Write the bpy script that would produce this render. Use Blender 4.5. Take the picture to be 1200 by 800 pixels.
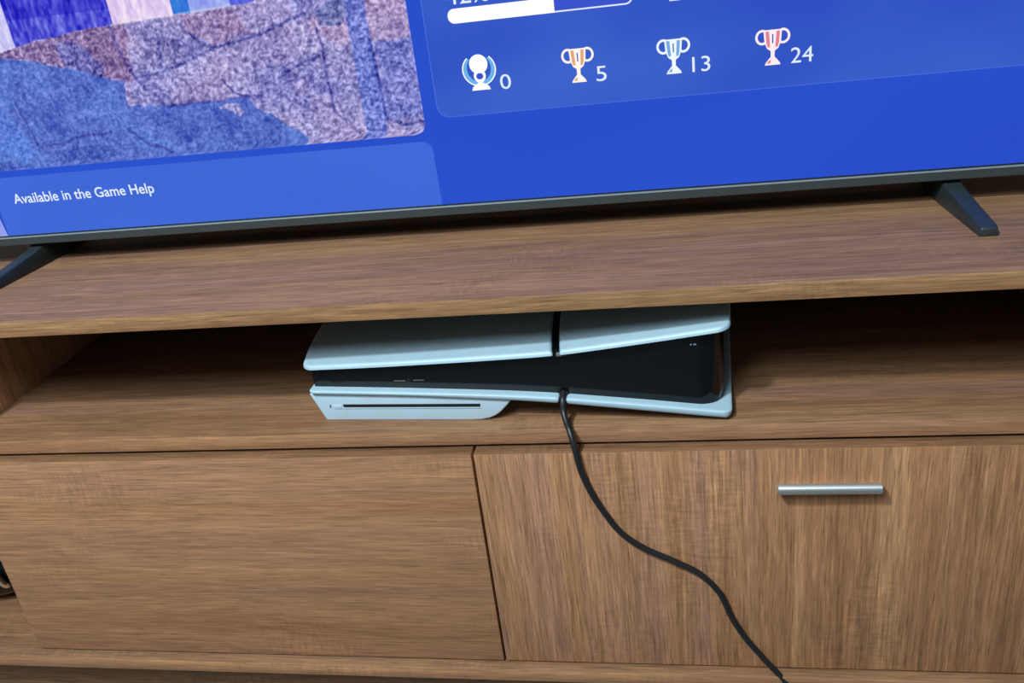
import bpy, bmesh, math, random
import numpy as np
from mathutils import Vector, Matrix, noise as mnoise

for o in list(bpy.data.objects):
    bpy.data.objects.remove(o)
scene = bpy.context.scene
COL = scene.collection
MM = 0.001
random.seed(7)

# ------------------------------------------------------------------ camera
PITCH, YAW, ROLL = 0.436415, 0.208794, -0.131429
CAM = Vector((156.8, -621.2, 376.6)) * MM
fwd = Vector((-math.sin(YAW) * math.cos(PITCH), math.cos(YAW) * math.cos(PITCH), -math.sin(PITCH)))
rgt = Vector((math.cos(YAW), math.sin(YAW), 0))
upv = rgt.cross(fwd)
r2 = rgt * math.cos(ROLL) + upv * math.sin(ROLL)
u2 = -rgt * math.sin(ROLL) + upv * math.cos(ROLL)
cam_data = bpy.data.cameras.new('camera')
cam = bpy.data.objects.new('camera', cam_data)
COL.objects.link(cam)
m3 = Matrix((r2, u2, -fwd)).transposed()
cam.matrix_world = Matrix.Translation(CAM) @ m3.to_4x4()
cam_data.sensor_fit = 'HORIZONTAL'
cam_data.sensor_width = 36.0
cam_data.lens = 36.0 * 1050.0 / 1200.0
cam_data.clip_start = 0.01
cam_data.clip_end = 50
scene.camera = cam

# ------------------------------------------------------------------ world, lamp, added fill, exposure
world = bpy.data.worlds.new('room_ambience')
scene.world = world
world.use_nodes = True
bg = world.node_tree.nodes['Background']
bg.inputs['Color'].default_value = (0.94, 0.98, 1.0, 1)
bg.inputs['Strength'].default_value = 0.19

def lamp(name, loc, target, size, power, color):
    d = bpy.data.lights.new(name, 'AREA')
    d.shape = 'DISK'
    d.size = size
    d.energy = power
    d.color = color
    o = bpy.data.objects.new(name, d)
    COL.objects.link(o)
    o.location = loc
    o.rotation_euler = (Vector(target) - Vector(loc)).to_track_quat('-Z', 'Y').to_euler()
    return o

lamp('ceiling_lamp', (-0.66, -1.24, 1.90), (0, 0.05, 0), 0.17, 45.0, (0.84, 0.95, 1.0))
lamp('added_soft_fill', (-0.45, -1.72, 1.92), (0, 0.05, 0), 0.80, 37.0, (0.84, 0.95, 1.0))  # added fill for the shaded console top and fronts, no known fixture

vs = scene.view_settings
vs.view_transform = 'Standard'
vs.look = 'None'
vs.exposure = 0.0
vs.gamma = 1.0
vs.use_curve_mapping = False

# ------------------------------------------------------------------ material helpers
def lin(r, g, b):
    f = lambda c: (c / 255 / 12.92) if c / 255 <= 0.04045 else ((c / 255 + 0.055) / 1.055) ** 2.4
    return (f(r), f(g), f(b), 1.0)

def new_mat(name):
    m = bpy.data.materials.new(name)
    m.use_nodes = True
    nt = m.node_tree
    return m, nt, nt.nodes['Principled BSDF']

def N(nt, kind, **kw):
    n = nt.nodes.new(kind)
    for k, v in kw.items():
        setattr(n, k, v)
    return n

def noise_node(nt, coord, scale, detail=2.0, rough=0.5, dist=0.0):
    mp = N(nt, 'ShaderNodeMapping')
    mp.inputs['Scale'].default_value = scale
    nt.links.new(coord, mp.inputs['Vector'])
    n = N(nt, 'ShaderNodeTexNoise')
    n.inputs['Scale'].default_value = 1.0
    n.inputs['Detail'].default_value = detail
    n.inputs['Roughness'].default_value = rough
    n.inputs['Distortion'].default_value = dist
    nt.links.new(mp.outputs['Vector'], n.inputs['Vector'])
    return n.outputs['Fac']

def ramp(nt, fac, stops):
    r = N(nt, 'ShaderNodeValToRGB')
    cr = r.color_ramp
    while len(cr.elements) < len(stops):
        cr.elements.new(0.5)
    for e, (p, c) in zip(cr.elements, stops):
        e.position = p
        e.color = c
    nt.links.new(fac, r.inputs['Fac'])
    return r.outputs['Color']

def mixc(nt, mode, fac, a, b):
    m = N(nt, 'ShaderNodeMix', data_type='RGBA', blend_type=mode)
    if isinstance(fac, float):
        m.inputs[0].default_value = fac
    else:
        nt.links.new(fac, m.inputs[0])
    for i, s in ((6, a), (7, b)):
        if isinstance(s, tuple):
            m.inputs[i].default_value = s
        else:
            nt.links.new(s, m.inputs[i])
    return m.outputs[2]

def grey(v):
    return (v, v, v, 1.0)

def wood(name, axis, bands, seed=0.0, rough=0.55, band_w=20.0, contrast=1.0):
    """laminate wood: grain runs along axis ('X' or 'Z'); bands = list of base colours"""
    m, nt, b = new_mat(name)
    tc = N(nt, 'ShaderNodeTexCoord')
    mp = N(nt, 'ShaderNodeMapping')
    mp.inputs['Location'].default_value = (seed * 1.37, seed * 0.71, seed * 2.13)
    nt.links.new(tc.outputs['Object'], mp.inputs['Vector'])
    co = mp.outputs['Vector']
    # slight waviness of the grain
    wv = N(nt, 'ShaderNodeTexNoise')
    wv.inputs['Scale'].default_value = 5.0
    wv.inputs['Detail'].default_value = 1.0
    nt.links.new(co, wv.inputs['Vector'])
    vm = N(nt, 'ShaderNodeVectorMath', operation='MULTIPLY_ADD')
    nt.links.new(wv.outputs['Color'], vm.inputs[0])
    vm.inputs[1].default_value = (0.004, 0.004, 0.004)
    nt.links.new(co, vm.inputs[2])
    co = vm.outputs['Vector']
    def sc(across, along):
        return (along, across, across) if axis == 'X' else (across, across, along)
    f1 = noise_node(nt, co, sc(band_w, 0.55), 2.5, 0.6)
    n = len(bands)
    base = ramp(nt, f1, [(0.38 + 0.24 * i / (n - 1), c) for i, c in enumerate(bands)])
    k = 0.25 * contrast
    f2 = noise_node(nt, co, sc(95.0, 3.5), 3.0, 0.6)
    c2 = ramp(nt, f2, [(0.30, grey(0.5 - k * 0.38)), (0.70, grey(0.5 + k * 0.32))])
    col = mixc(nt, 'OVERLAY', 0.9, base, c2)
    f3 = noise_node(nt, co, sc(520.0, 20.0), 3.0, 0.65)
    c3 = ramp(nt, f3, [(0.32, grey(0.5 - k * 0.72)), (0.68, grey(0.5 + k * 0.62))])
    col = mixc(nt, 'OVERLAY', 0.85, col, c3)
    # short pores
    f4 = noise_node(nt, co, sc(1150.0, 38.0), 1.0, 0.5)
    c4 = ramp(nt, f4, [(0.28, grey(0.5 + 0.20 * contrast)), (0.40, grey(0.5)), (0.60, grey(0.5)), (0.72, grey(0.5 - 0.24 * contrast))])
    col = mixc(nt, 'OVERLAY', 0.8, col, c4)
    # cross figure that shows in patches
    f5 = noise_node(nt, co, sc(60.0, 300.0), 2.0, 0.6)
    f6 = noise_node(nt, co, sc(14.0, 5.0), 1.0, 0.5)
    c5 = ramp(nt, f5, [(0.35, grey(0.40)), (0.65, grey(0.58))])
    mk = ramp(nt, f6, [(0.52, grey(0.0)), (0.66, grey(0.7))])
    col = mixc(nt, 'OVERLAY', mk, col, c5)
    nt.links.new(col, b.inputs['Base Color'])
    b.inputs['Roughness'].default_value = rough
    b.inputs['Specular IOR Level'].default_value = 0.3
    bp = N(nt, 'ShaderNodeBump')
    bp.inputs['Strength'].default_value = 0.19
    bp.inputs['Distance'].default_value = 0.0006
    nt.links.new(f3, bp.inputs['Height'])
    nt.links.new(bp.outputs['Normal'], b.inputs['Normal'])
    return m

def plain(name, color, rough=0.5, metal=0.0, spec=0.5, coat=0.0, grain=0.0):
    m, nt, b = new_mat(name)
    b.inputs['Roughness'].default_value = rough
    b.inputs['Metallic'].default_value = metal
    b.inputs['Specular IOR Level'].default_value = spec
    b.inputs['Coat Weight'].default_value = coat
    tc = N(nt, 'ShaderNodeTexCoord')
    f = noise_node(nt, tc.outputs['Object'], (60, 60, 60), 3.0, 0.6)
    lo = tuple(c * (1 - 0.04 - grain) for c in color[:3]) + (1,)
    hi = tuple(min(1, c * (1 + 0.04 + grain)) for c in color[:3]) + (1,)
    nt.links.new(ramp(nt, f, [(0.3, lo), (0.7, hi)]), b.inputs['Base Color'])
    return m

def glow(name, color, strength=1.0, color2=None, scale=(6, 6, 6)):
    """lit screen content"""
    m = bpy.data.materials.new(name)
    m.use_nodes = True
    nt = m.node_tree
    nt.nodes.clear()
    out = N(nt, 'ShaderNodeOutputMaterial')
    e = N(nt, 'ShaderNodeEmission')
    e.inputs['Strength'].default_value = strength
    e.inputs['Color'].default_value = color
    if color2:
        tc = N(nt, 'ShaderNodeTexCoord')
        f = noise_node(nt, tc.outputs['Object'], scale, 1.5, 0.5)
        nt.links.new(ramp(nt, f, [(0.3, color), (0.7, color2)]), e.inputs['Color'])
    nt.links.new(e.outputs[0], out.inputs[0])
    return m

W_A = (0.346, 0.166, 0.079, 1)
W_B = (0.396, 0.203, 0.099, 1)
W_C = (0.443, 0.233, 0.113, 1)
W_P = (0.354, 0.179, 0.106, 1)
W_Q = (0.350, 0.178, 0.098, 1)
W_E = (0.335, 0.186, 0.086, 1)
SHADE_A = (0.211, 0.105, 0.052, 1)  # same laminate darkened: dimmer light on level boards put into the colour
SHADE_B = (0.249, 0.132, 0.067, 1)
SHADE_C = (0.281, 0.153, 0.080, 1)
SHADE_P = (0.227, 0.119, 0.074, 1)
M = {}
M['wood_x_shaded'] = wood('wood_laminate_lengthwise_shaded', 'X', [SHADE_P, SHADE_B, SHADE_A, SHADE_C], 1.0)
M['wood_top_shaded'] = wood('wood_laminate_top_shaded', 'X', [SHADE_P, SHADE_B, SHADE_P, SHADE_C], 3.0, rough=0.55, band_w=17.0)
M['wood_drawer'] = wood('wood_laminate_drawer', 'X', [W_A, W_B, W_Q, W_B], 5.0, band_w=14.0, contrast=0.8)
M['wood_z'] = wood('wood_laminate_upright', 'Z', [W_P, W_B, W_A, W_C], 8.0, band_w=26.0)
M['wood_edge'] = wood('wood_edge_banding', 'X', [W_A, W_E, W_A], 11.0, band_w=40.0)
M['back_board'] = plain('shade_darkened_hardboard', (0.020, 0.015, 0.013, 1), 0.8)  # near-black colour stands for the deep shade at the niche back
M['white_shell'] = plain('white_console_shell', (0.41, 0.59, 0.69, 1), 0.42)
M['white_drive'] = plain('white_disc_drive_cover', (0.46, 0.62, 0.73, 1), 0.5)
M['gloss_black'] = plain('glossy_black_plastic', (0.0015, 0.0030, 0.0045, 1), 0.10, spec=0.4)
M['matt_black'] = plain('matt_black_plastic', (0.008, 0.009, 0.011, 1), 0.5)
M['slot_black'] = plain('black_opening', (0.002, 0.002, 0.003, 1), 0.8)
M['tv_frame'] = plain('dark_grey_tv_frame', (0.036, 0.048, 0.052, 1), 0.42)
M['tv_highlight'] = plain('grey_painted_highlight', (0.20, 0.25, 0.27, 1), 0.4)  # lighter grey stands for light caught on the bezel chamfer
M['tv_back'] = plain('black_tv_back', (0.006, 0.006, 0.007, 1), 0.6)
M['foot_black'] = plain('satin_black_foot', (0.020, 0.030, 0.034, 1), 0.42, grain=0.1)
M['metal'] = plain('brushed_aluminium', (0.74, 0.80, 0.81, 1), 0.42, metal=1.0)
M['port'] = plain('grey_port_metal', (0.12, 0.13, 0.14, 1), 0.4)
M['cable'] = plain('black_cable_jacket', (0.010, 0.012, 0.014, 1), 0.42)
M['chrome'] = plain('bright_silver_metal', (0.85, 0.86, 0.88, 1), 0.12, metal=1.0)
M['dull_green'] = plain('dull_grey_green_band', (0.10, 0.16, 0.15, 1), 0.5)
M['wall'] = plain('painted_wall', (0.13, 0.125, 0.12, 1), 0.9)
M['floor'] = plain('brown_floor', (0.11, 0.11, 0.11, 1), 0.5, grain=0.1)

# ------------------------------------------------------------------ mesh helpers (all in millimetres, world axes)
def thing(name, label, cat, loc):
    o = bpy.data.objects.new(name, None)
    o.empty_display_size = 0.05
    COL.objects.link(o)
    o.location = Vector(loc) * MM
    o['label'] = label
    o['category'] = cat
    return o

def base_of(parent):
    p = Vector((0, 0, 0))
    while parent is not None:
        p += parent.location
        parent = parent.parent
    return p

def link(name, bm, mat, parent=None, smooth=False, label=None, sharp=35):
    off = base_of(parent)
    for v in bm.verts:
        v.co = v.co * MM - off
    bmesh.ops.recalc_face_normals(bm, faces=bm.faces)
    me = bpy.data.meshes.new(name)
    bm.to_mesh(me)
    bm.free()
    mats = mat if isinstance(mat, (list, tuple)) else [mat]
    for q in mats:
        me.materials.append(q)
    if smooth:
        me.polygons.foreach_set('use_smooth', [True] * len(me.polygons))
        if sharp:
            me.set_sharp_from_angle(angle=math.radians(sharp))
    o = bpy.data.objects.new(name, me)
    COL.objects.link(o)
    o.parent = parent
    if label:
        o['label'] = label
    return o

def box_into(bm, x0, x1, y0, y1, z0, z1):
    r = bmesh.ops.create_cube(bm, size=1.0)
    for v in r['verts']:
        v.co = Vector((x0 + (v.co.x + .5) * (x1 - x0), y0 + (v.co.y + .5) * (y1 - y0), z0 + (v.co.z + .5) * (z1 - z0)))
    return r['verts']

def bevel(bm, w, seg=2):
    bmesh.ops.bevel(bm, geom=list(bm.edges), offset=w, offset_type='OFFSET', segments=seg, profile=0.5, affect='EDGES')

def box(name, x0, x1, y0, y1, z0, z1, mat, parent=None, bev=0.8, seg=2, label=None):
    bm = bmesh.new()
    box_into(bm, x0, x1, y0, y1, z0, z1)
    if bev:
        bevel(bm, bev, seg)
    return link(name, bm, mat, parent, smooth=bool(bev), label=label)

def board(name, x0, x1, y0, y1, z0, z1, mat, edge, parent, bev=0.9, top=False):
    """laminate board whose front edge carries edge banding"""
    bm = bmesh.new()
    box_into(bm, x0, x1, y0, y1, z0, z1)
    bevel(bm, bev, 2)
    bmesh.ops.recalc_face_normals(bm, faces=bm.faces)
    for f in bm.faces:
        if (f.normal.z > 0.9 if top else f.normal.y < -0.9):
            f.material_index = 1
    return link(name, bm, [mat, edge], parent, smooth=True)

def prism_y(bm, pts, y0, y1):
    """polygon in (x, z) extruded along y"""
    a = [bm.verts.new((x, y0, z)) for x, z in pts]
    b = [bm.verts.new((x, y1, z)) for x, z in pts]
    n = len(pts)
    fa = bm.faces.new(a)
    fb = bm.faces.new(b[::-1])
    for i in range(n):
        bm.faces.new((a[i], b[i], b[(i + 1) % n], a[(i + 1) % n]))
    return fa, fb

def catmull(pts, n=10):
    P = [Vector(p) for p in pts]
    P = [P[0] * 2 - P[1]] + P + [P[-1] * 2 - P[-2]]
    out = []
    for i in range(1, len(P) - 2):
        p0, p1, p2, p3 = P[i - 1:i + 3]
        for k in range(n):
            t = k / n
            out.append(0.5 * ((2 * p1) + (p2 - p0) * t + (2 * p0 - 5 * p1 + 4 * p2 - p3) * t * t + (3 * p1 - p0 - 3 * p2 + p3) * t ** 3))
    out.append(P[-2])
    return out

def tube(bm, path, r, seg=12):
    rings = []
    up = Vector((0, -1, 0.2)).normalized()
    for i, p in enumerate(path):
        t = (path[min(i + 1, len(path) - 1)] - path[max(i - 1, 0)]).normalized()
        a = t.cross(up)
        if a.length < 1e-4:
            a = t.cross(Vector((1, 0, 0)))
        a.normalize()
        b = t.cross(a)
        rings.append([bm.verts.new(p + (a * math.cos(2 * math.pi * k / seg) + b * math.sin(2 * math.pi * k / seg)) * r) for k in range(seg)])
    for i in range(len(rings) - 1):
        for k in range(seg):
            bm.faces.new((rings[i][k], rings[i][(k + 1) % seg], rings[i + 1][(k + 1) % seg], rings[i + 1][k]))
    bm.faces.new(rings[0][::-1])
    bm.faces.new(rings[-1])

def interp(x, tab):
    xs = [t[0] for t in tab]
    ys = [t[1] for t in tab]
    # smooth (monotone-ish) interpolation via small averaging of the piecewise-linear curve
    return float(np.mean([np.interp(x + d, xs, ys) for d in (-18, -9, 0, 9, 18)]))

# ------------------------------------------------------------------ setting
FLOOR_Z = -322.0
BACK_Y = 392.0
def struct(o):
    o['kind'] = 'structure'
    return o
struct(box('floor', -2600, 2600, -2600, BACK_Y + 90, FLOOR_Z - 20, FLOOR_Z, M['floor'], bev=0))
struct(box('wall_back', -2600, 2600, BACK_Y + 30, BACK_Y + 90, FLOOR_Z, 2100, M['wall'], bev=0))

# ------------------------------------------------------------------ the media cabinet
ZT, ZTB, ZSB = 117.8, 104.1, -13.8          # top board upper and lower face, shelf lower face
DOOR_T, DOOR_B = -16.9, -244.0
XL, XP, XS, XR, XE = -770.0, -507.6, -18.9, 474.0, 736.0
cab = thing('media_cabinet', 'long brown wood-grain media cabinet with an open niche above a drawer and a door', 'cabinet', (XS, 190, FLOOR_Z))
board('top_board', XL, XE, 0, BACK_Y, ZTB, ZT, M['wood_top_shaded'], M['wood_edge'], cab)
board('shelf_board', XP, XR, 0, BACK_Y - 8, ZSB, 0, M['wood_x_shaded'], M['wood_drawer'], cab)
board('bottom_board', XL, XE, -19, BACK_Y, -260.5, -246.4, M['wood_x_shaded'], M['wood_drawer'], cab, 1.0)
for x0, x1 in ((XL, XL + 14), (XP - 14, XP), (XR, XR + 14), (XE - 14, XE)):
    box('upright_panel', x0, x1, 6, BACK_Y - 8, -246.4, ZTB, M['wood_z'], cab, bev=0.7)
box('upright_panel', XS - 7, XS + 7, 8, BACK_Y - 8, -246.4, ZSB, M['wood_z'], cab, bev=0.7)
box('back_panel', XL, XE, BACK_Y - 8, BACK_Y - 2, -246.4, ZTB, M['back_board'], cab, bev=0)
box('plinth', XL + 20, XE - 20, 14, 28, FLOOR_Z, -260.5, M['wood_x_shaded'], cab, bev=0.6)
board('drawer_front', -511.7, XS - 1.1, -10, 5.2, DOOR_B, DOOR_T, M['wood_drawer'], M['wood_x_shaded'], cab, 0.7, True)
door = board('flap_door', XS + 1.1, XR, -10, 5.2, DOOR_B, DOOR_T, M['wood_z'], M['wood_x_shaded'], cab, 0.7, True)
# bar handle: ridge-shaped bar screwed flat to the door
bm = bmesh.new()
prof = [(-9.9, -49.6), (-15.5, -46.2), (-17.6, -43.9), (-18.8, -43.4), (-22.2, -45.2), (-23.1, -47.6), (-22.4, -50.6), (-20.6, -52.4), (-9.9, -53.6)]
hx0, hx1 = 224.2, 301.5
a = [bm.verts.new((hx0, y, z)) for y, z in prof]
b = [bm.verts.new((hx1, y, z)) for y, z in prof]
bm.faces.new(a); bm.faces.new(b[::-1])
for i in range(len(prof)):
    j = (i + 1) % len(prof)
    bm.faces.new((a[i], b[i], b[j], a[j]))
bevel(bm, 0.5, 1)
link('handle', bm, M['metal'], door, smooth=True, label='brushed silver metal bar handle', sharp=28)

# ------------------------------------------------------------------ television
TVX, TVY = -51.0, 152.0
TVW, SCB = 1232.0, 149.0
SCT = SCB + 685.0
X0, X1 = TVX - TVW / 2, TVX + TVW / 2
tv = thing('television', 'large flat television with a blue game menu on its lit screen', 'television', (TVX, TVY, ZT))
box('rear_housing', X0 + 6, X1 - 6, TVY + 5, TVY + 16, 141.5, SCT + 8, M['tv_back'], tv, bev=1.5)
box('rear_housing', X0 + 190, X1 - 190, TVY + 16, TVY + 62, 150, SCB + 420, M['tv_back'], tv, bev=8)
def frame_bar(pts, along, c0, c1):
    """bezel bar with chamfered section; pts (y, t) section"""
    bm = bmesh.new()
    if along == 'x':
        a = [bm.verts.new((c0, y, t)) for y, t in pts]
        b = [bm.verts.new((c1, y, t)) for y, t in pts]
    else:
        a = [bm.verts.new((t, y, c0)) for y, t in pts]
        b = [bm.verts.new((t, y, c1)) for y, t in pts]
    bm.faces.new(a); bm.faces.new(b[::-1])
    for i in range(len(pts)):
        j = (i + 1) % len(pts)
        bm.faces.new((a[i], b[i], b[j], a[j]))
    link('bezel', bm, M['tv_frame'], tv, smooth=False)
frame_bar([(TVY - 1.0, SCB - 0.2), (TVY - 2.6, SCB - 1.6), (TVY - 2.6, 140.6), (TVY - 1.6, 139.8), (TVY + 16, 139.8), (TVY + 16, SCB - 0.2)], 'x', X0, X1)
frame_bar([(TVY - 1.0, SCT), (TVY - 2.6, SCT + 1.4), (TVY - 2.6, SCT + 8), (TVY + 16, SCT + 8), (TVY + 16, SCT)], 'x', X0, X1)
frame_bar([(TVY - 1.0, X0 + 8), (TVY - 2.6, X0 + 6.6), (TVY - 2.6, X0), (TVY + 16, X0), (TVY + 16, X0 + 8)], 'z', SCB - 0.2, SCT)
frame_bar([(TVY - 1.0, X1 - 8), (TVY - 2.6, X1 - 6.6), (TVY - 2.6, X1), (TVY + 16, X1), (TVY + 16, X1 - 8)], 'z', SCB - 0.2, SCT)

box('bezel_highlight', X0, X1, TVY - 3.1, TVY - 0.9, SCB - 1.7, SCB - 0.3, M['tv_highlight'], tv, bev=0.3, seg=1, label='thin painted highlight along the bezel chamfer')

def foot(s):
    """wedge foot; s = +1 right, -1 left; inner edge mirrored about the set's centre"""
    bm = bmesh.new()
    def xi(v):
        return TVX + s * (v - TVX)
    # sections: y, inner x (bottom), outer x (bottom), inner top, outer top, height
    S = [(71, 380.5, 394.5, 381.5, 393.5, 6.6), (76, 380.0, 395.0, 381.2, 393.8, 8.0), (110, 377.0, 393.5, 378.5, 391.5, 12.2),
         (150, 373.5, 391.5, 375.0, 389.5, 17.2), (166, 372.5, 391.0, 374.0, 389.0, 24.0), (205, 372.5, 391.0, 374.0, 389.0, 24.0),
         (240, 376.0, 393.5, 377.5, 391.5, 12.0), (285, 380.5, 394.5, 381.5, 393.5, 6.6)]
    rings = []
    for y, a, b, c, d, h in S:
        rings.append([bm.verts.new((xi(a), y, ZT)), bm.verts.new((xi(b), y, ZT)), bm.verts.new((xi(d), y, ZT + h)), bm.verts.new((xi(c), y, ZT + h))])
    for p, q in zip(rings, rings[1:]):
        for k in range(4):
            bm.faces.new((p[k], p[(k + 1) % 4], q[(k + 1) % 4], q[k]))
    bm.faces.new(rings[0][::-1]); bm.faces.new(rings[-1])
    bmesh.ops.recalc_face_normals(bm, faces=bm.faces)
    bmesh.ops.bevel(bm, geom=list(bm.edges), offset=1.1, offset_type='OFFSET', segments=2, profile=0.5, affect='EDGES')
    link('foot', bm, M['foot_black'], tv, smooth=True, sharp=40)
foot(1)
foot(-1)

# --- lit screen and what it shows (flat content, each layer a fraction of a millimetre proud)
def flat(name, pts, layer, mat, parent, label=None):
    bm = bmesh.new()
    vs_ = [bm.verts.new((x, TVY - 0.15 * layer, z)) for x, z in pts]
    f = bm.faces.new(vs_)
    bmesh.ops.triangulate(bm, faces=[f])
    return link(name, bm, mat, parent, label=label)

def rrect(x0, x1, z0, z1, r, n=6, corners='1111'):
    pts = []
    for i, (cx, cz, a0) in enumerate(((x1 - r, z0 + r, -90), (x1 - r, z1 - r, 0), (x0 + r, z1 - r, 90), (x0 + r, z0 + r, 180))):
        for k in range(n + 1):
            a = math.radians(a0 + 90 * k / n)
            pts.append((cx + r * math.cos(a), cz + r * math.sin(a)))
    return pts

M['scr'] = glow('screen_blue', lin(44, 84, 208), 1.0, lin(40, 74, 198), (2.2, 2.2, 5))
M['scr_card'] = glow('screen_trophy_card_blue', lin(48, 80, 194), 1.0, lin(66, 104, 206), (5, 5, 9))
M['scr_card_edge'] = glow('screen_card_edge_blue', lin(74, 110, 220))
M['scr_help'] = glow('screen_help_card_blue', lin(62, 102, 212), 1.0, lin(68, 110, 220), (4, 4, 7))
M['scr_white'] = glow('screen_white', lin(255, 255, 255), 1.05)
M['scr_text'] = glow('screen_text_white', lin(226, 238, 255))
M['scr_inner'] = glow('screen_bar_blue', lin(60, 84, 204))
M['scr_lilac'] = glow('screen_lilac', lin(150, 160, 236))

screen = flat('screen', [(X0 + 7, SCB - 0.4), (X1 - 7, SCB - 0.4), (X1 - 7, SCT + 0.4), (X0 + 7, SCT + 0.4)], 0, M['scr'], tv,
              label='lit blue game menu with a rocky picture, trophies and white lettering')
flat('screen_border', [(X0 + 7, SCB - 0.4), (X1 - 7, SCB - 0.4), (X1 - 7, SCB + 1.0), (X0 + 7, SCB + 1.0)], 4, M['matt_black'], screen)
# help card along the bottom left, trophy card in the middle
flat('help_card', [(-508, SCB + 0.2), (-55.0, SCB + 0.2)] + rrect(-508, -55.5, 160, 208.5, 9)[7:21], 1, M['scr_help'], screen)
flat('side_card', [(-640, SCB), (-509, SCB), (-511.5, 171), (-640, 171)], 1, M['scr_lilac'], screen)
flat('trophy_card_edge', rrect(-46.4, 470, 227.6, 430, 11), 1, M['scr_card_edge'], screen)
flat('trophy_card', rrect(-45.6, 470, 228.2, 430, 11), 2, M['scr_card'], screen)

# progress bar
flat('progress_bar_outline', rrect(-25, 128, 304.3, 316.0, 5.6), 3, M['scr_text'], screen)
flat('progress_bar_track', rrect(-24, 126.8, 305.5, 314.8, 4.6), 4, M['scr_inner'], screen)
flat('progress_bar_fill', rrect(-25, 70, 304.3, 316.0, 5.6)[7:] [7:] + [(64.5, 304.3), (64.5, 316.0)], 5, M['scr_white'], screen)
flat('white_mark', [(157, 303.2), (166, 303.2), (166, 305.4), (157, 305.4)], 3, M['scr_text'], screen)

def lettering(text, x, z, height, width, layer=3, mat='scr_text', bold=0.0):
    cu = bpy.data.curves.new('lettering', 'FONT')
    cu.body = text
    cu.size = 1.0
    cu.resolution_u = 4
    cu.offset = bold
    tmp = bpy.data.objects.new('lettering_source', cu)
    COL.objects.link(tmp)
    bpy.context.view_layer.update()
    dg = bpy.context.evaluated_depsgraph_get()
    me = bpy.data.meshes.new_from_object(tmp.evaluated_get(dg))
    bpy.data.objects.remove(tmp)
    bpy.data.curves.remove(cu)
    xs = [v.co.x for v in me.vertices]
    ys = [v.co.y for v in me.vertices]
    cap = 0.69                                   # cap height of the built-in font
    sx = width / (max(xs) - min(xs))
    sz = height / cap
    x_min = min(xs)
    bm = bmesh.new()
    bm.from_mesh(me)
    bpy.data.meshes.remove(me)
    for v in bm.verts:
        v.co = Vector((x + (v.co.x - x_min) * sx, TVY - 0.15 * layer, z + v.co.y * sz))
    return link('lettering', bm, M[mat], screen)

lettering('Available in the Game Help', -488, 182.3, 9.6, 153, bold=0.012)
lettering('42%', -25, 319.3, 13.0, 37)
lettering('0', 12.4, 247.4, 12.2, 9.4)
lettering('5', 94.4, 246.4, 12.2, 8.6)
lettering('13', 173.2, 246.4, 12.0, 14.4)
lettering('24', 251.0, 246.0, 12.0, 17.2)

# trophies
def ring_pts(cx, cz, rx, rz, a0, a1, n=14):
    return [(cx + rx * math.cos(math.radians(a0 + (a1 - a0) * k / n)), cz + rz * math.sin(math.radians(a0 + (a1 - a0) * k / n))) for k in range(n + 1)]

def band(pts_out, pts_in):
    return pts_out + pts_in[::-1]

def quads(bm, o_, i_, cx, cz, lay, mi):
    A = [bm.verts.new((cx + x, TVY - 0.15 * lay, cz + z)) for x, z in o_]
    B_ = [bm.verts.new((cx + x, TVY - 0.15 * lay, cz + z)) for x, z in i_]
    for k in range(len(A) - 1):
        f = bm.faces.new((A[k], A[k + 1], B_[k + 1], B_[k]))
        f.material_index = mi

def cup(cx, cz, mid, edge, name):
    """cx, cz = centre of the base line; about 27 mm wide, 29 tall"""
    mm_, me_ = glow(name + '_tint', mid), glow(name + '_rim', edge)
    bm = bmesh.new()
    def add(pts, lay, mi):
        vs_ = [bm.verts.new((cx + x, TVY - 0.15 * lay, cz + z)) for x, z in pts]
        f = bm.faces.new(vs_)
        f.material_index = mi
        bmesh.ops.triangulate(bm, faces=[f])
    for s in (-1, 1):
        o_ = ring_pts(s * 8.0, 22.0, s * 5.6, 6.0, -125, 165)
        i_ = ring_pts(s * 8.0, 22.0, s * 3.7, 4.1, -125, 165)
        quads(bm, o_, i_, cx, cz, 3, 1)
    add([(-7.2, 27.4), (-6.4, 18), (-4.4, 13.0), (-1.6, 11.0), (1.6, 11.0), (4.4, 13.0), (6.4, 18), (7.2, 27.4)], 4, 1)
    for xa, xb in ((-5.6, -2.9), (2.9, 5.6)):
        add([(xa, 26.2), (xa * 0.86, 17), (xa * 0.7, 14), (xb * 0.7, 14), (xb * 0.86, 17), (xb, 26.2)], 5, 0)
    add([(-0.5, 24), (-0.5, 17), (0.5, 17), (0.5, 24)], 5, 2)
    add([(-1.6, 11.4), (-1.5, 6.0), (1.5, 6.0), (1.6, 11.4)], 4, 1)
    add([(-1.8, 6.2), (-5.4, 2.0), (-6.2, 0.0), (6.2, 0.0), (5.4, 2.0), (1.8, 6.2)], 4, 1)
    add([(-3.4, 3.2), (-4.4, 1.4), (-1.8, 1.4), (-1.2, 4.4)], 5, 0)
    link('trophy_icon', bm, [mm_, me_, M['scr_inner']], screen)

cup(80.0, 247.0, lin(226, 168, 128), lin(255, 246, 236), 'gold_trophy')
cup(158.5, 246.6, lin(120, 170, 226), lin(240, 250, 255), 'silver_trophy')
cup(236.8, 246.0, lin(226, 130, 150), lin(255, 238, 240), 'bronze_trophy')
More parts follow.
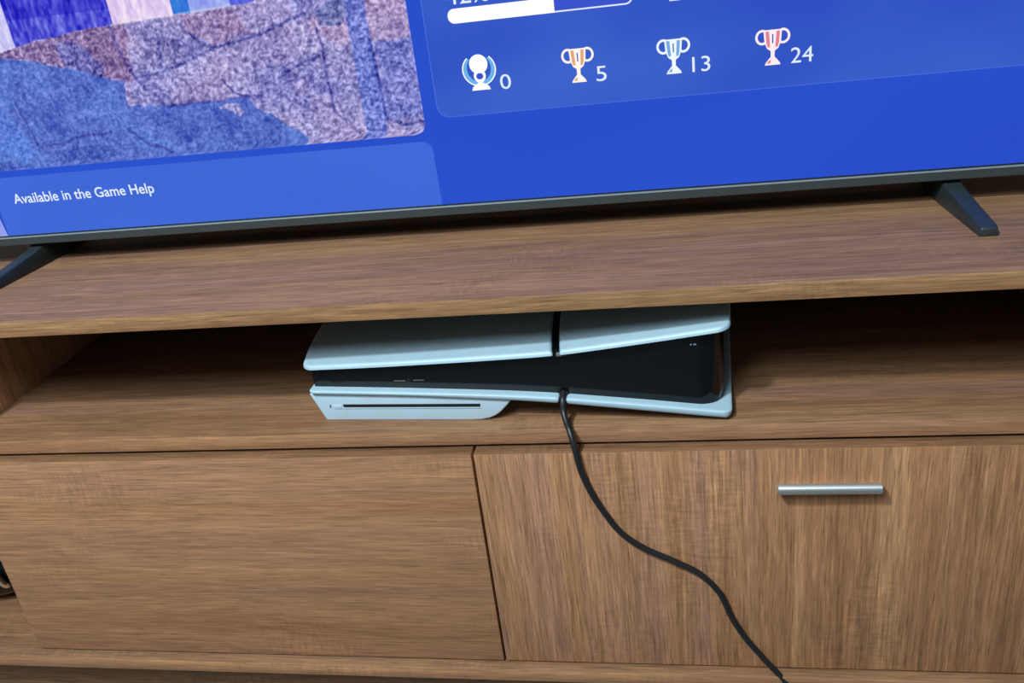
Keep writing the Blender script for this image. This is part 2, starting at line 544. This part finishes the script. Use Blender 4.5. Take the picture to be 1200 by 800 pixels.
# round first trophy: ball between two wings on a base
bm = bmesh.new()
def add_r(pts, lay, mi, cx=-4.4, cz=248.0):
    vs_ = [bm.verts.new((cx + x, TVY - 0.15 * lay, cz + z)) for x, z in pts]
    f = bm.faces.new(vs_)
    f.material_index = mi
    bmesh.ops.triangulate(bm, faces=[f])
for s in (-1, 1):
    quads(bm, ring_pts(0, 17.5, s * 14.4, 13.6, -80, 46), ring_pts(0, 18.5, s * 10.4, 11.0, -80, 46), -4.4, 248.0, 3, 0)
    quads(bm, ring_pts(0, 17.5, s * 14.7, 13.9, -80, 48), ring_pts(0, 17.5, s * 13.7, 13.0, -80, 48), -4.4, 248.0, 4, 1)
add_r(ring_pts(0, 12.2, 5.2, 5.6, 0, 345, 23), 4, 1)
add_r(ring_pts(0, 22.0, 8.0, 8.0, 0, 345, 23), 5, 1)
add_r(ring_pts(0, 12.0, 3.1, 2.7, 0, 345, 23), 6, 2)
add_r([(-1.8, 8.6), (-2.2, 5.2), (2.2, 5.2), (1.8, 8.6)], 4, 1)
add_r([(-3.0, 6.0), (-7.0, 3.4), (-8.2, 0.4), (8.2, 0.4), (7.0, 3.4), (3.0, 6.0)], 4, 1)
link('trophy_icon', bm, [glow('round_trophy_tint', lin(110, 178, 236)), M['scr_white'], M['scr_inner']], screen)

# --- rocky picture: a colour print on a fine grid
def poly_mask(X, Z, poly):
    inside = np.zeros(X.shape, bool)
    n = len(poly)
    j = n - 1
    for i in range(n):
        xi, zi = poly[i]
        xj, zj = poly[j]
        c = ((zi > Z) != (zj > Z)) & (X < (xj - xi) * (Z - zi) / (zj - zi + 1e-9) + xi)
        inside ^= c
        j = i
    return inside

def seg_dist(X, Z, a, b):
    ax, az = a
    bx, bz = b
    dx, dz = bx - ax, bz - az
    t = np.clip(((X - ax) * dx + (Z - az) * dz) / (dx * dx + dz * dz), 0, 1)
    return np.hypot(X - ax - t * dx, Z - az - t * dz)

def vnoise(X, Z, sx, sz, seed):
    """smooth value noise"""
    u, w = X / sx + 100.0, Z / sz + 100.0
    iu, iw = np.floor(u).astype(int), np.floor(w).astype(int)
    fu, fw = u - iu, w - iw
    fu, fw = fu * fu * (3 - 2 * fu), fw * fw * (3 - 2 * fw)
    def h(a, b):
        k = (a * 374761393 + b * 668265263 + seed * 974634301) & 0x7fffffff
        k = ((k ^ (k >> 13)) * 1274126177) & 0x7fffffff
        return ((k ^ (k >> 16)) & 0xffff) / 65535.0
    return (h(iu, iw) * (1 - fu) * (1 - fw) + h(iu + 1, iw) * fu * (1 - fw) + h(iu, iw + 1) * (1 - fu) * fw + h(iu + 1, iw + 1) * fu * fw)

def picture():
    px0, px1, pz0, pz1 = -640.0, -59.0, 215.0, 500.0
    gx = np.concatenate([np.linspace(px0, -520, 40, endpoint=False), np.linspace(-520, px1, 500)])
    gz = np.concatenate([np.linspace(pz0, 372, 170, endpoint=False), np.linspace(372, pz1, 30)])
    X, Z = np.meshgrid(gx, gz)
    wob = (vnoise(X, Z, 9, 9, 1) - .5) * 7 + (vnoise(X, Z, 3.5, 3.5, 2) - .5) * 3
    Xw, Zw = X + wob, Z + (vnoise(X, Z, 8, 8, 3) - .5) * 6
    img = np.zeros(X.shape + (3,))
    img[:] = (146, 142, 200)
    def paint(mask, c, k=1.0):
        img[mask] = img[mask] * (1 - k) + np.array(c, float) * k
    big = vnoise(X, Z, 38, 26, 5)
    img += (big[..., None] - .5) * np.array((34, 26, 10))
    pk = (vnoise(X, Z, 24, 30, 6) > .62)
    paint(pk, (162, 142, 190), .4)
    paint(poly_mask(Xw, Zw, [(-150, 322), (-61, 340), (-61, 298), (-118, 296), (-150, 312)]), (178, 150, 190), .6)
    # brown ledge and dark broken face
    paint(poly_mask(Xw, Zw, [(-470, 322), (-441, 318), (-399, 308), (-345, 288), (-321, 287), (-318, 336), (-356, 336), (-447, 326)]), (132, 104, 152), .75)
    paint(poly_mask(Xw, Zw, [(-390, 322), (-372, 326), (-350, 300), (-352, 290), (-384, 302)]), (92, 98, 176), .7)
    paint(poly_mask(Xw, Zw, [(-312, 330), (-296, 332), (-262, 322), (-246, 308), (-270, 298), (-305, 300)]), (120, 116, 176), .55)
    paint(poly_mask(Xw, Zw, [(-262, 336), (-214, 336), (-200, 316), (-238, 310), (-262, 328)]), (150, 120, 165), .6)
    # shade
    sh = [(-660, 330), (-483, 323), (-449, 318), (-416, 312), (-384, 303), (-353, 292), (-332, 287), (-336, 266), (-303, 262), (-260, 261), (-219, 261), (-212, 253), (-191, 239), (-170, 222), (-158, 205), (-660, 205)]
    shade = poly_mask(X + wob * .5, Z + wob * .3, sh)
    isl = poly_mask(Xw, Zw, [(-332, 283), (-323, 286), (-314, 281), (-302, 265), (-330, 264)]) | poly_mask(Xw, Zw, [(-246, 257), (-228, 258), (-221, 250), (-231, 246)])
    shade &= ~isl
    paint(shade, (78, 106, 198), .85)
    blotch = vnoise(X, Z, 22, 14, 9)
    paint(shade & (blotch > .60), (96, 130, 214), .55)
    paint(shade & (blotch < .30), (62, 86, 176), .5)
    paint(poly_mask(Xw, Zw, [(-520, 275), (-462, 275), (-447, 240), (-452, 222), (-520, 222)]), (92, 132, 220), .5)
    # upright bluish band and the shade beside it
    paint(poly_mask(X + wob * .3, Z, [(-91, 297), (-55, 297), (-55, 233), (-95, 230)]), (112, 120, 202), .65)
    paint(poly_mask(X + wob * .2, Z, [(-113, 420), (-97, 420), (-93, 214), (-113, 214)]), (104, 122, 208), .8)
    paint(poly_mask(X + wob * .1, Z, [(-97, 300), (-94, 300), (-91, 230), (-94, 230)]), (66, 78, 170), .7)
    paint(poly_mask(Xw, Zw, [(-137, 329), (-125, 334), (-113, 333), (-115, 316), (-138, 311)]), (92, 104, 168), .7)
    paint(poly_mask(Xw, Zw, [(-182, 288), (-146, 292), (-146, 272), (-176, 270)]), (104, 108, 180), .45)
    # cracks
    cracks = [[(-332, 335), (-329, 314), (-321, 289)], [(-321, 289), (-308, 273), (-298, 263)], [(-321, 289), (-294, 291), (-271, 296), (-239, 307), (-197, 312), (-150, 326)],
              [(-142, 312), (-139, 295), (-140, 269), (-140, 242), (-131, 233)], [(-451, 282), (-442, 249), (-441, 235)], [(-441, 235), (-413, 236), (-398, 241), (-362, 242)],
              [(-407, 221), (-398, 237)], [(-343, 245), (-326, 229), (-303, 219)], [(-289, 320), (-293, 294)], [(-239, 278), (-230, 266), (-211, 259)],
              [(-143, 291), (-164, 285), (-182, 276)], [(-91, 232), (-77, 226), (-60, 226)], [(-265, 329), (-252, 316), (-243, 309)], [(-302, 262), (-262, 261), (-222, 262), (-205, 262)]]
    ck = np.full(X.shape, 99.0)
    for c in cracks:
        for a, b in zip(c, c[1:]):
            ck = np.minimum(ck, seg_dist(X + wob * .35, Z + wob * .25, a, b))
    k = np.clip(1.0 - ck / 2.0, 0, 1)[..., None] * .75
    img[:] = img * (1 - k) + np.array((58, 62, 146)) * k
    # grain: fine worm-like speckle
    g = vnoise(X + wob, Z, 1.7, 1.7, 11) - .5
    g2 = vnoise(X, Z + wob, 2.6, 2.6, 12) - .5
    amp = np.where(shade, 48, 92)[..., None]
    img += (g[..., None] * amp + g2[..., None] * amp * .8) * np.array((1.0, .98, .85))
    # the bright things beyond the ledge
    hz = [(-660, 318), (-447, 323), (-409, 329), (-356, 334), (-326, 335), (-271, 337), (-214, 339), (-190, 341), (-120, 352), (-50, 360), (-50, 510), (-660, 510)]
    up = poly_mask(X, Z + wob * .25, hz)
    st = .6 * (vnoise(X, Z, 3.0, 14, 21) - .5) + .5 * (vnoise(X, Z, 2.0, 4.0, 22) - .5)
    def sky(xa, xb, c, amp):
        mk = up & (X >= xa) & (X < xb)
        img[mk] = np.array(c, float) + st[mk][:, None] * np.array(amp, float)
    sky(-660, -430, (196, 192, 240), (60, 60, 30))
    sky(-430, -327, (84, 86, 212), (130, 130, 60))
    sky(-327, -268, (226, 206, 240), (50, 70, 20))
    sky(-268, -252, (52, 116, 214), (30, 40, 20))
    sky(-252, -214, (150, 166, 238), (60, 60, 20))
    sky(-214, -50, (92, 104, 220), (50, 50, 30))
    img[up & (X > -430) & (X < -327) & (Z > 348)] *= np.array((.75, .72, .95))
    edge = np.clip(1 - np.abs(seg_dist(X, Z, (-326, 335), (-214, 339))) / 1.4, 0, 1)[..., None] * .5
    img[:] = img * (1 - edge) + 240 * edge
    img[:] = np.clip(img, 20, 250) / 255.0
    lin_ = np.where(img <= .04045, img / 12.92, ((img + .055) / 1.055) ** 2.4)
    nz, nx = X.shape
    # rounded lower right corner
    r = 10.0
    Xc = X.copy()
    dz = np.clip(pz0 + r - Z, 0, r)
    xr = px1 - r + np.sqrt(np.maximum(0, r * r - dz * dz))
    Xc = px0 + (X - px0) * (xr - px0) / (px1 - px0)
    off = base_of(screen)
    verts = np.stack([Xc * MM - off.x, np.full(X.shape, (TVY - 0.45) * MM - off.y), Z * MM - off.z], -1).reshape(-1, 3)
    idx = np.arange(nz * nx).reshape(nz, nx)
    faces = np.stack([idx[:-1, :-1], idx[:-1, 1:], idx[1:, 1:], idx[1:, :-1]], -1).reshape(-1, 4)
    me = bpy.data.meshes.new('game_picture')
    me.vertices.add(len(verts))
    me.vertices.foreach_set('co', verts.ravel())
    me.loops.add(faces.size)
    me.loops.foreach_set('vertex_index', faces.ravel().astype(np.int32))
    me.polygons.add(len(faces))
    me.polygons.foreach_set('loop_start', np.arange(0, faces.size, 4, dtype=np.int32))
    me.update(calc_edges=True)
    at = me.color_attributes.new('print', 'FLOAT_COLOR', 'POINT')
    rgba = np.concatenate([lin_.reshape(-1, 3), np.ones((nz * nx, 1))], 1)
    at.data.foreach_set('color', rgba.ravel())
    m = bpy.data.materials.new('screen_game_picture')
    m.use_nodes = True
    nt = m.node_tree
    nt.nodes.clear()
    out = N(nt, 'ShaderNodeOutputMaterial')
    e = N(nt, 'ShaderNodeEmission')
    ca = N(nt, 'ShaderNodeVertexColor', layer_name='print')
    nt.links.new(ca.outputs['Color'], e.inputs['Color'])
    nt.links.new(e.outputs[0], out.inputs[0])
    me.materials.append(m)
    o = bpy.data.objects.new('game_picture', me)
    COL.objects.link(o)
    o.parent = screen
    o['label'] = 'picture of cracked rocks half in blue shade'
picture()

# ------------------------------------------------------------------ game console lying in the niche
TH = math.atan(0.047)
CO = Vector((-160, 20, 0))
CU = Vector((math.cos(TH), -math.sin(TH), 0))
CW = Vector((math.sin(TH), math.cos(TH), 0))
def cp(s, d, z):
    return CO + CU * s + CW * d + Vector((0, 0, z))
con = thing('game_console', 'white and glossy black game console lying flat on the shelf', 'game console', (CO + CU * 175 + CW * 100)[:])
con.location.z = 0.0

TOP_F = [(-20, 50.8), (0, 51.6), (70, 53.8), (145, 57.3), (215, 61.2), (290, 71.0), (342, 78.6), (380, 84.0)]
BOT_U = [(-20, 31.9), (10, 31.2), (89, 29.0), (170, 26.0), (212, 23.4), (281, 16.9), (347, 9.8), (380, 7.0)]
BOT_L = [(-20, 27.8), (0, 27.2), (88, 25.0), (174, 20.4), (217, 17.0), (281, 10.2), (347, 3.0), (380, 0.6)]
DEPTH = 214.0

def depth_samples(dmax, fine=7.0):
    a = [0, .15, .5, 1.0, 1.7, 2.6, 3.8, 5.2, 7.0, 9.5, 12.5]
    mid = list(np.linspace(16, dmax - 16, 22))
    return a + mid + [dmax - t for t in reversed(a)]

def shell(name, sL, sR, rl, rr, lower, seam_l=False, seam_r=False):
    """one shell panel: pillow-edged curved plate. sL(d), sR(d) end positions"""
    bm = bmesh.new()
    D = depth_samples(DEPTH)
    def ends(d):
        l, r = sL(d), sR(d)
        for dd in (d, DEPTH - d):
            if dd < rl:
                l = max(l, sL(d) + rl - math.sqrt(max(0, rl * rl - (rl - dd) ** 2)))
            if dd < rr:
                r = min(r, sR(d) - rr + math.sqrt(max(0, rr * rr - (rr - dd) ** 2)))
        return l, r
    tl = [0, .002, .006, .012, .02, .03, .045]
    T = tl + list(np.linspace(.07, .93, 34)) + [1 - t for t in reversed(tl)]
    top, bot = [], []
    for d in D:
        l, r = ends(d)
        ra, rb = [], []
        for t in T:
            s = l + (r - l) * t
            e = min(s - l, r - s, d, DEPTH - d)
            R_ = 2.8
            q = math.sqrt(max(0.0, 1 - (1 - min(1, max(0, e) / R_)) ** 2))
            rise = math.sin(min(1.0, d / 95.0) * math.pi / 2) * 2.0 - max(0, (d - 120) / 94.0) ** 2 * 8.0
            if not lower:
                z0 = interp(s, TOP_F) + rise * 0.9
                zi, zo = z0, z0 + 3.6 * q
            else:
                zu, zl = interp(s, BOT_U), interp(s, BOT_L)
                th = zu - zl
                zi = zu - 1.2 - rise * 0.35
                zi = zi + 1.2 * q
                zo = zi - max(0.0, th) * q
                zo = max(zo, 0.35)
            ra.append(bm.verts.new(cp(s, d, zo)))
            rb.append(bm.verts.new(cp(s, d, zi)))
        top.append(ra)
        bot.append(rb)
    nD, nT = len(D), len(T)
    for G in (top, bot):
        for i in range(nD - 1):
            for j in range(nT - 1):
                bm.faces.new((G[i][j], G[i][j + 1], G[i + 1][j + 1], G[i + 1][j]))
    for i in range(nD - 1):
        for j in (0, nT - 1):
            bm.faces.new((top[i][j], top[i + 1][j], bot[i + 1][j], bot[i][j]))
    for j in range(nT - 1):
        for i in (0, nD - 1):
            bm.faces.new((top[i][j], top[i][j + 1], bot[i][j + 1], bot[i][j]))
    bmesh.ops.remove_doubles(bm, verts=bm.verts, dist=0.02)
    bmesh.ops.dissolve_degenerate(bm, edges=bm.edges, dist=0.01)
    return link(name, bm, M['white_shell'], con, smooth=True, sharp=60)

left_top = lambda d: -4.6 - 0.29 * d + 0.0011 * d * d
left_bot = lambda d: -4.0 - 0.02 * d
seam_l = lambda d: 214.6 - 0.18 * d + 0.0005 * d * d
seam_r = lambda d: 220.2 - 0.18 * d + 0.0005 * d * d
right_e = lambda d: 352.6
shell('shell_panel', left_top, seam_l, 10, 1.6, False)
shell('shell_panel', seam_r, right_e, 1.6, 11, False)
shell('shell_panel', left_bot, lambda d: 215.4, 5, 1.2, True)
shell('shell_panel', lambda d: 221.4, right_e, 1.2, 8, True)

# glossy black core between the shells: grid whose front curves back at the right end
bm = bmesh.new()
ss = list(np.linspace(0.5, 318, 40)) + list(np.linspace(321, 347.0, 16))
rows = 9
def core_front(s):
    r = 22.0
    x = max(0, s - (347.0 - r))
    d = 9.0 + r - math.sqrt(max(0, r * r - x * x))
    return d
def core_z(s, t):
    zt = interp(s, TOP_F) + 1.2
    zb = interp(s, BOT_U) - 0.8
    # rounded lower right corner
    x = max(0, s - 337.0)
    zb += 10 - math.sqrt(max(0, 100 - x * x)) if x > 0 else 0
    return zb + (zt - zb) * t
F = []
for s in ss:
    col = []
    for k in range(rows):
        t = k / (rows - 1)
        bulge = -1.6 * math.sin(math.pi * t)
        sl = s - (1 - t) * 1.2 * max(0, 1 - s / 30)
        col.append(bm.verts.new(cp(sl, core_front(s) + bulge, core_z(s, t))))
    F.append(col)
B = []
for s in ss:
    B.append([bm.verts.new(cp(s, 204, core_z(s, k / (rows - 1)) + (6 if k == rows - 1 else 0))) for k in range(rows)])
for i in range(len(ss) - 1):
    for k in range(rows - 1):
        bm.faces.new((F[i][k], F[i + 1][k], F[i + 1][k + 1], F[i][k + 1]))
        bm.faces.new((B[i][k], B[i][k + 1], B[i + 1][k + 1], B[i + 1][k]))
    for k in (0, rows - 1):
        bm.faces.new((F[i][k], B[i][k], B[i + 1][k], F[i + 1][k]))
for i in (0, len(ss) - 1):
    for k in range(rows - 1):
        bm.faces.new((F[i][k], F[i][k + 1], B[i][k + 1], B[i][k]))
core = link('core', bm, M['gloss_black'], con, smooth=True, label='glossy black middle body', sharp=50)

def on_front(s, z, out):
    t = (z - core_z(s, 0)) / max(1e-3, core_z(s, 1) - core_z(s, 0))
    d = core_front(s) - 1.6 * math.sin(math.pi * min(1, max(0, t)))
    return cp(s, d - out, z)

def strip(name, s0, s1, z0, z1, mat, parent, h=0.35, slope=0.0):
    bm = bmesh.new()
    n = 6
    a, b = [], []
    for i in range(n + 1):
        s = s0 + (s1 - s0) * i / n
        dz = slope * (s - s0)
        a.append((bm.verts.new(on_front(s, z0 + dz, h)), bm.verts.new(on_front(s, z1 + dz, h))))
        b.append((bm.verts.new(on_front(s, z0 + dz, -.6)), bm.verts.new(on_front(s, z1 + dz, -.6))))
    for i in range(n):
        bm.faces.new((a[i][0], a[i + 1][0], a[i + 1][1], a[i][1]))
        bm.faces.new((a[i][0], b[i][0], b[i + 1][0], a[i + 1][0]))
        bm.faces.new((a[i][1], a[i + 1][1], b[i + 1][1], b[i][1]))
    for i in (0, n):
        bm.faces.new((a[i][0], a[i][1], b[i][1], b[i][0]))
    return link(name, bm, mat, parent)

strip('usb_port', 15.5, 27, 35.4, 36.9, M['slot_black'], core, .15)
strip('usb_port', 73.5, 84, 36.2, 37.0, M['port'], core)
strip('usb_port', 91.0, 100.5, 36.7, 37.4, M['port'], core)
strip('power_button', 85.6, 89.0, 35.4, 38.8, M['slot_black'], core, .3)
strip('label_mark', 321.6, 322.9, 64.8, 65.7, M['white_drive'], core)  # tiny white label marks, unlit
strip('label_mark', 324.2, 326.2, 64.9, 65.8, M['white_drive'], core)

# disc drive bulge under the left end
bm = bmesh.new()
low = [(5.4, 0.0), (40, 0.0), (90, 0.0), (138, 0.0), (147, 0.5), (154, 1.9), (160, 4.6), (165, 8.4), (170, 13.6), (174.5, 19.0)]
pts = low + [(s, interp(s, BOT_L) + 1.2) for s in (168, 140, 100, 60, 20)] + [(-5.0, 26.2)]
fr = [bm.verts.new(cp(s, 3.6, z)) for s, z in pts]
bk = [bm.verts.new(cp(s, 200, z)) for s, z in pts]
ff = bm.faces.new(fr)
bm.faces.new(bk[::-1])
for i in range(len(pts)):
    j = (i + 1) % len(pts)
    bm.faces.new((fr[i], bk[i], bk[j], fr[j]))
bmesh.ops.recalc_face_normals(bm, faces=bm.faces)
bmesh.ops.bevel(bm, geom=list(ff.edges), offset=1.5, offset_type='OFFSET', segments=3, profile=0.5, affect='EDGES')
drive = link('disc_drive', bm, M['white_drive'], con, smooth=True, label='pale grey disc drive bulge with a long slot', sharp=50)
def front_box(name, s0, s1, z0, z1, d0, d1, mat, parent, bev=0.0):
    bm = bmesh.new()
    vv = box_into(bm, 0, 1, 0, 1, 0, 1)
    for v in vv:
        v.co = cp(s0 + (s1 - s0) * v.co.x, d0 + (d1 - d0) * v.co.y, z0 + (z1 - z0) * v.co.z)
    if bev:
        bevel(bm, bev, 2)
    return link(name, bm, mat, parent, smooth=bool(bev))
front_box('disc_slot', 24.4, 147.6, 13.2, 16.2, 3.35, 8, M['slot_black'], drive)
front_box('disc_slot_lip', 24.0, 148.2, 12.0, 13.2, 3.0, 8, M['white_shell'], drive, 0.3)
front_box('eject_button', 15.0, 23.0, 11.6, 15.4, 3.1, 8, M['white_shell'], drive, 0.4)
front_box('button_mark', 11.6, 12.9, 13.0, 15.8, 3.3, 8, M['port'], drive)
front_box('seam_clip', 216.0, 224.0, 58.4, 60.4, 5.0, 12, M['port'], con, 0.4)
front_box('seam_clip', 214.5, 222.5, 22.6, 24.2, 7.0, 12, M['matt_black'], con, 0.4)

# ------------------------------------------------------------------ cable hanging over the shelf edge
cable_pts = [tuple(cp(218.3, 10, 23.4)), tuple(cp(218.4, 2, 20.0)), (58.6, 7.0, 11.5), (61.0, 0.5, 5.6), (63.6, -5.6, 2.0), (66.0, -10.6, -4.5), (68.2, -13.4, -15), (70.8, -13.2, -33), (76.6, -13, -52), (86, -13, -73),
             (99, -13, -94.5), (117, -13, -110.5), (141, -13, -124), (162, -13, -137.5), (178, -13, -158), (187.4, -13, -184), (198, -13, -206), (214, -14, -230),
             (233, -18, -254), (246, -24, -275), (254, -26, -300), (262, -30, -316), (290, -40, -319), (340, -46, -319)]
bm = bmesh.new()
tube(bm, catmull(cable_pts, 8), 2.6, 12)
cb = link('power_cable', bm, M['cable'], None, smooth=True)
cb['label'] = 'thin black cable hanging from the console across the door front'
cb['category'] = 'cable'

# ------------------------------------------------------------------ black gadget in the open left compartment
gad = thing('gadget', 'glossy black rounded gadget with a silver clip at the far left compartment', 'gadget', (-625, 95, -246.4))
bm = bmesh.new()
bmesh.ops.create_uvsphere(bm, u_segments=40, v_segments=24, radius=1.0)
for v in bm.verts:
    x, y, z = v.co
    k = 1.0 if z > 0 else 0.62
    sx = math.copysign(abs(x) ** 0.8, x)
    sy = math.copysign(abs(y) ** 0.8, y)
    v.co = Vector((-625 + sx * 58, 92 + sy * 46, -246.4 + 32 * 0.62 * 1.0 + 14 + z * 55 * k))
zmin = min(v.co.z for v in bm.verts)
for v in bm.verts:
    v.co.z += -246.4 - zmin
link('shell', bm, M['gloss_black'], gad, smooth=True, sharp=0)
bm = bmesh.new()
tube(bm, catmull([(-585, 53, -216), (-583, 48, -211), (-585, 46, -204), (-588, 47, -197)], 6), 3.6, 12)
link('clip', bm, M['chrome'], gad, smooth=True, label='bright silver clip')
bm = bmesh.new()
tube(bm, catmull([(-660, 46, -178), (-630, 43, -174), (-600, 47, -176), (-578, 58, -184)], 6), 2.6, 10)
link('band', bm, M['dull_green'], gad, smooth=True, label='dull grey-green trim line')
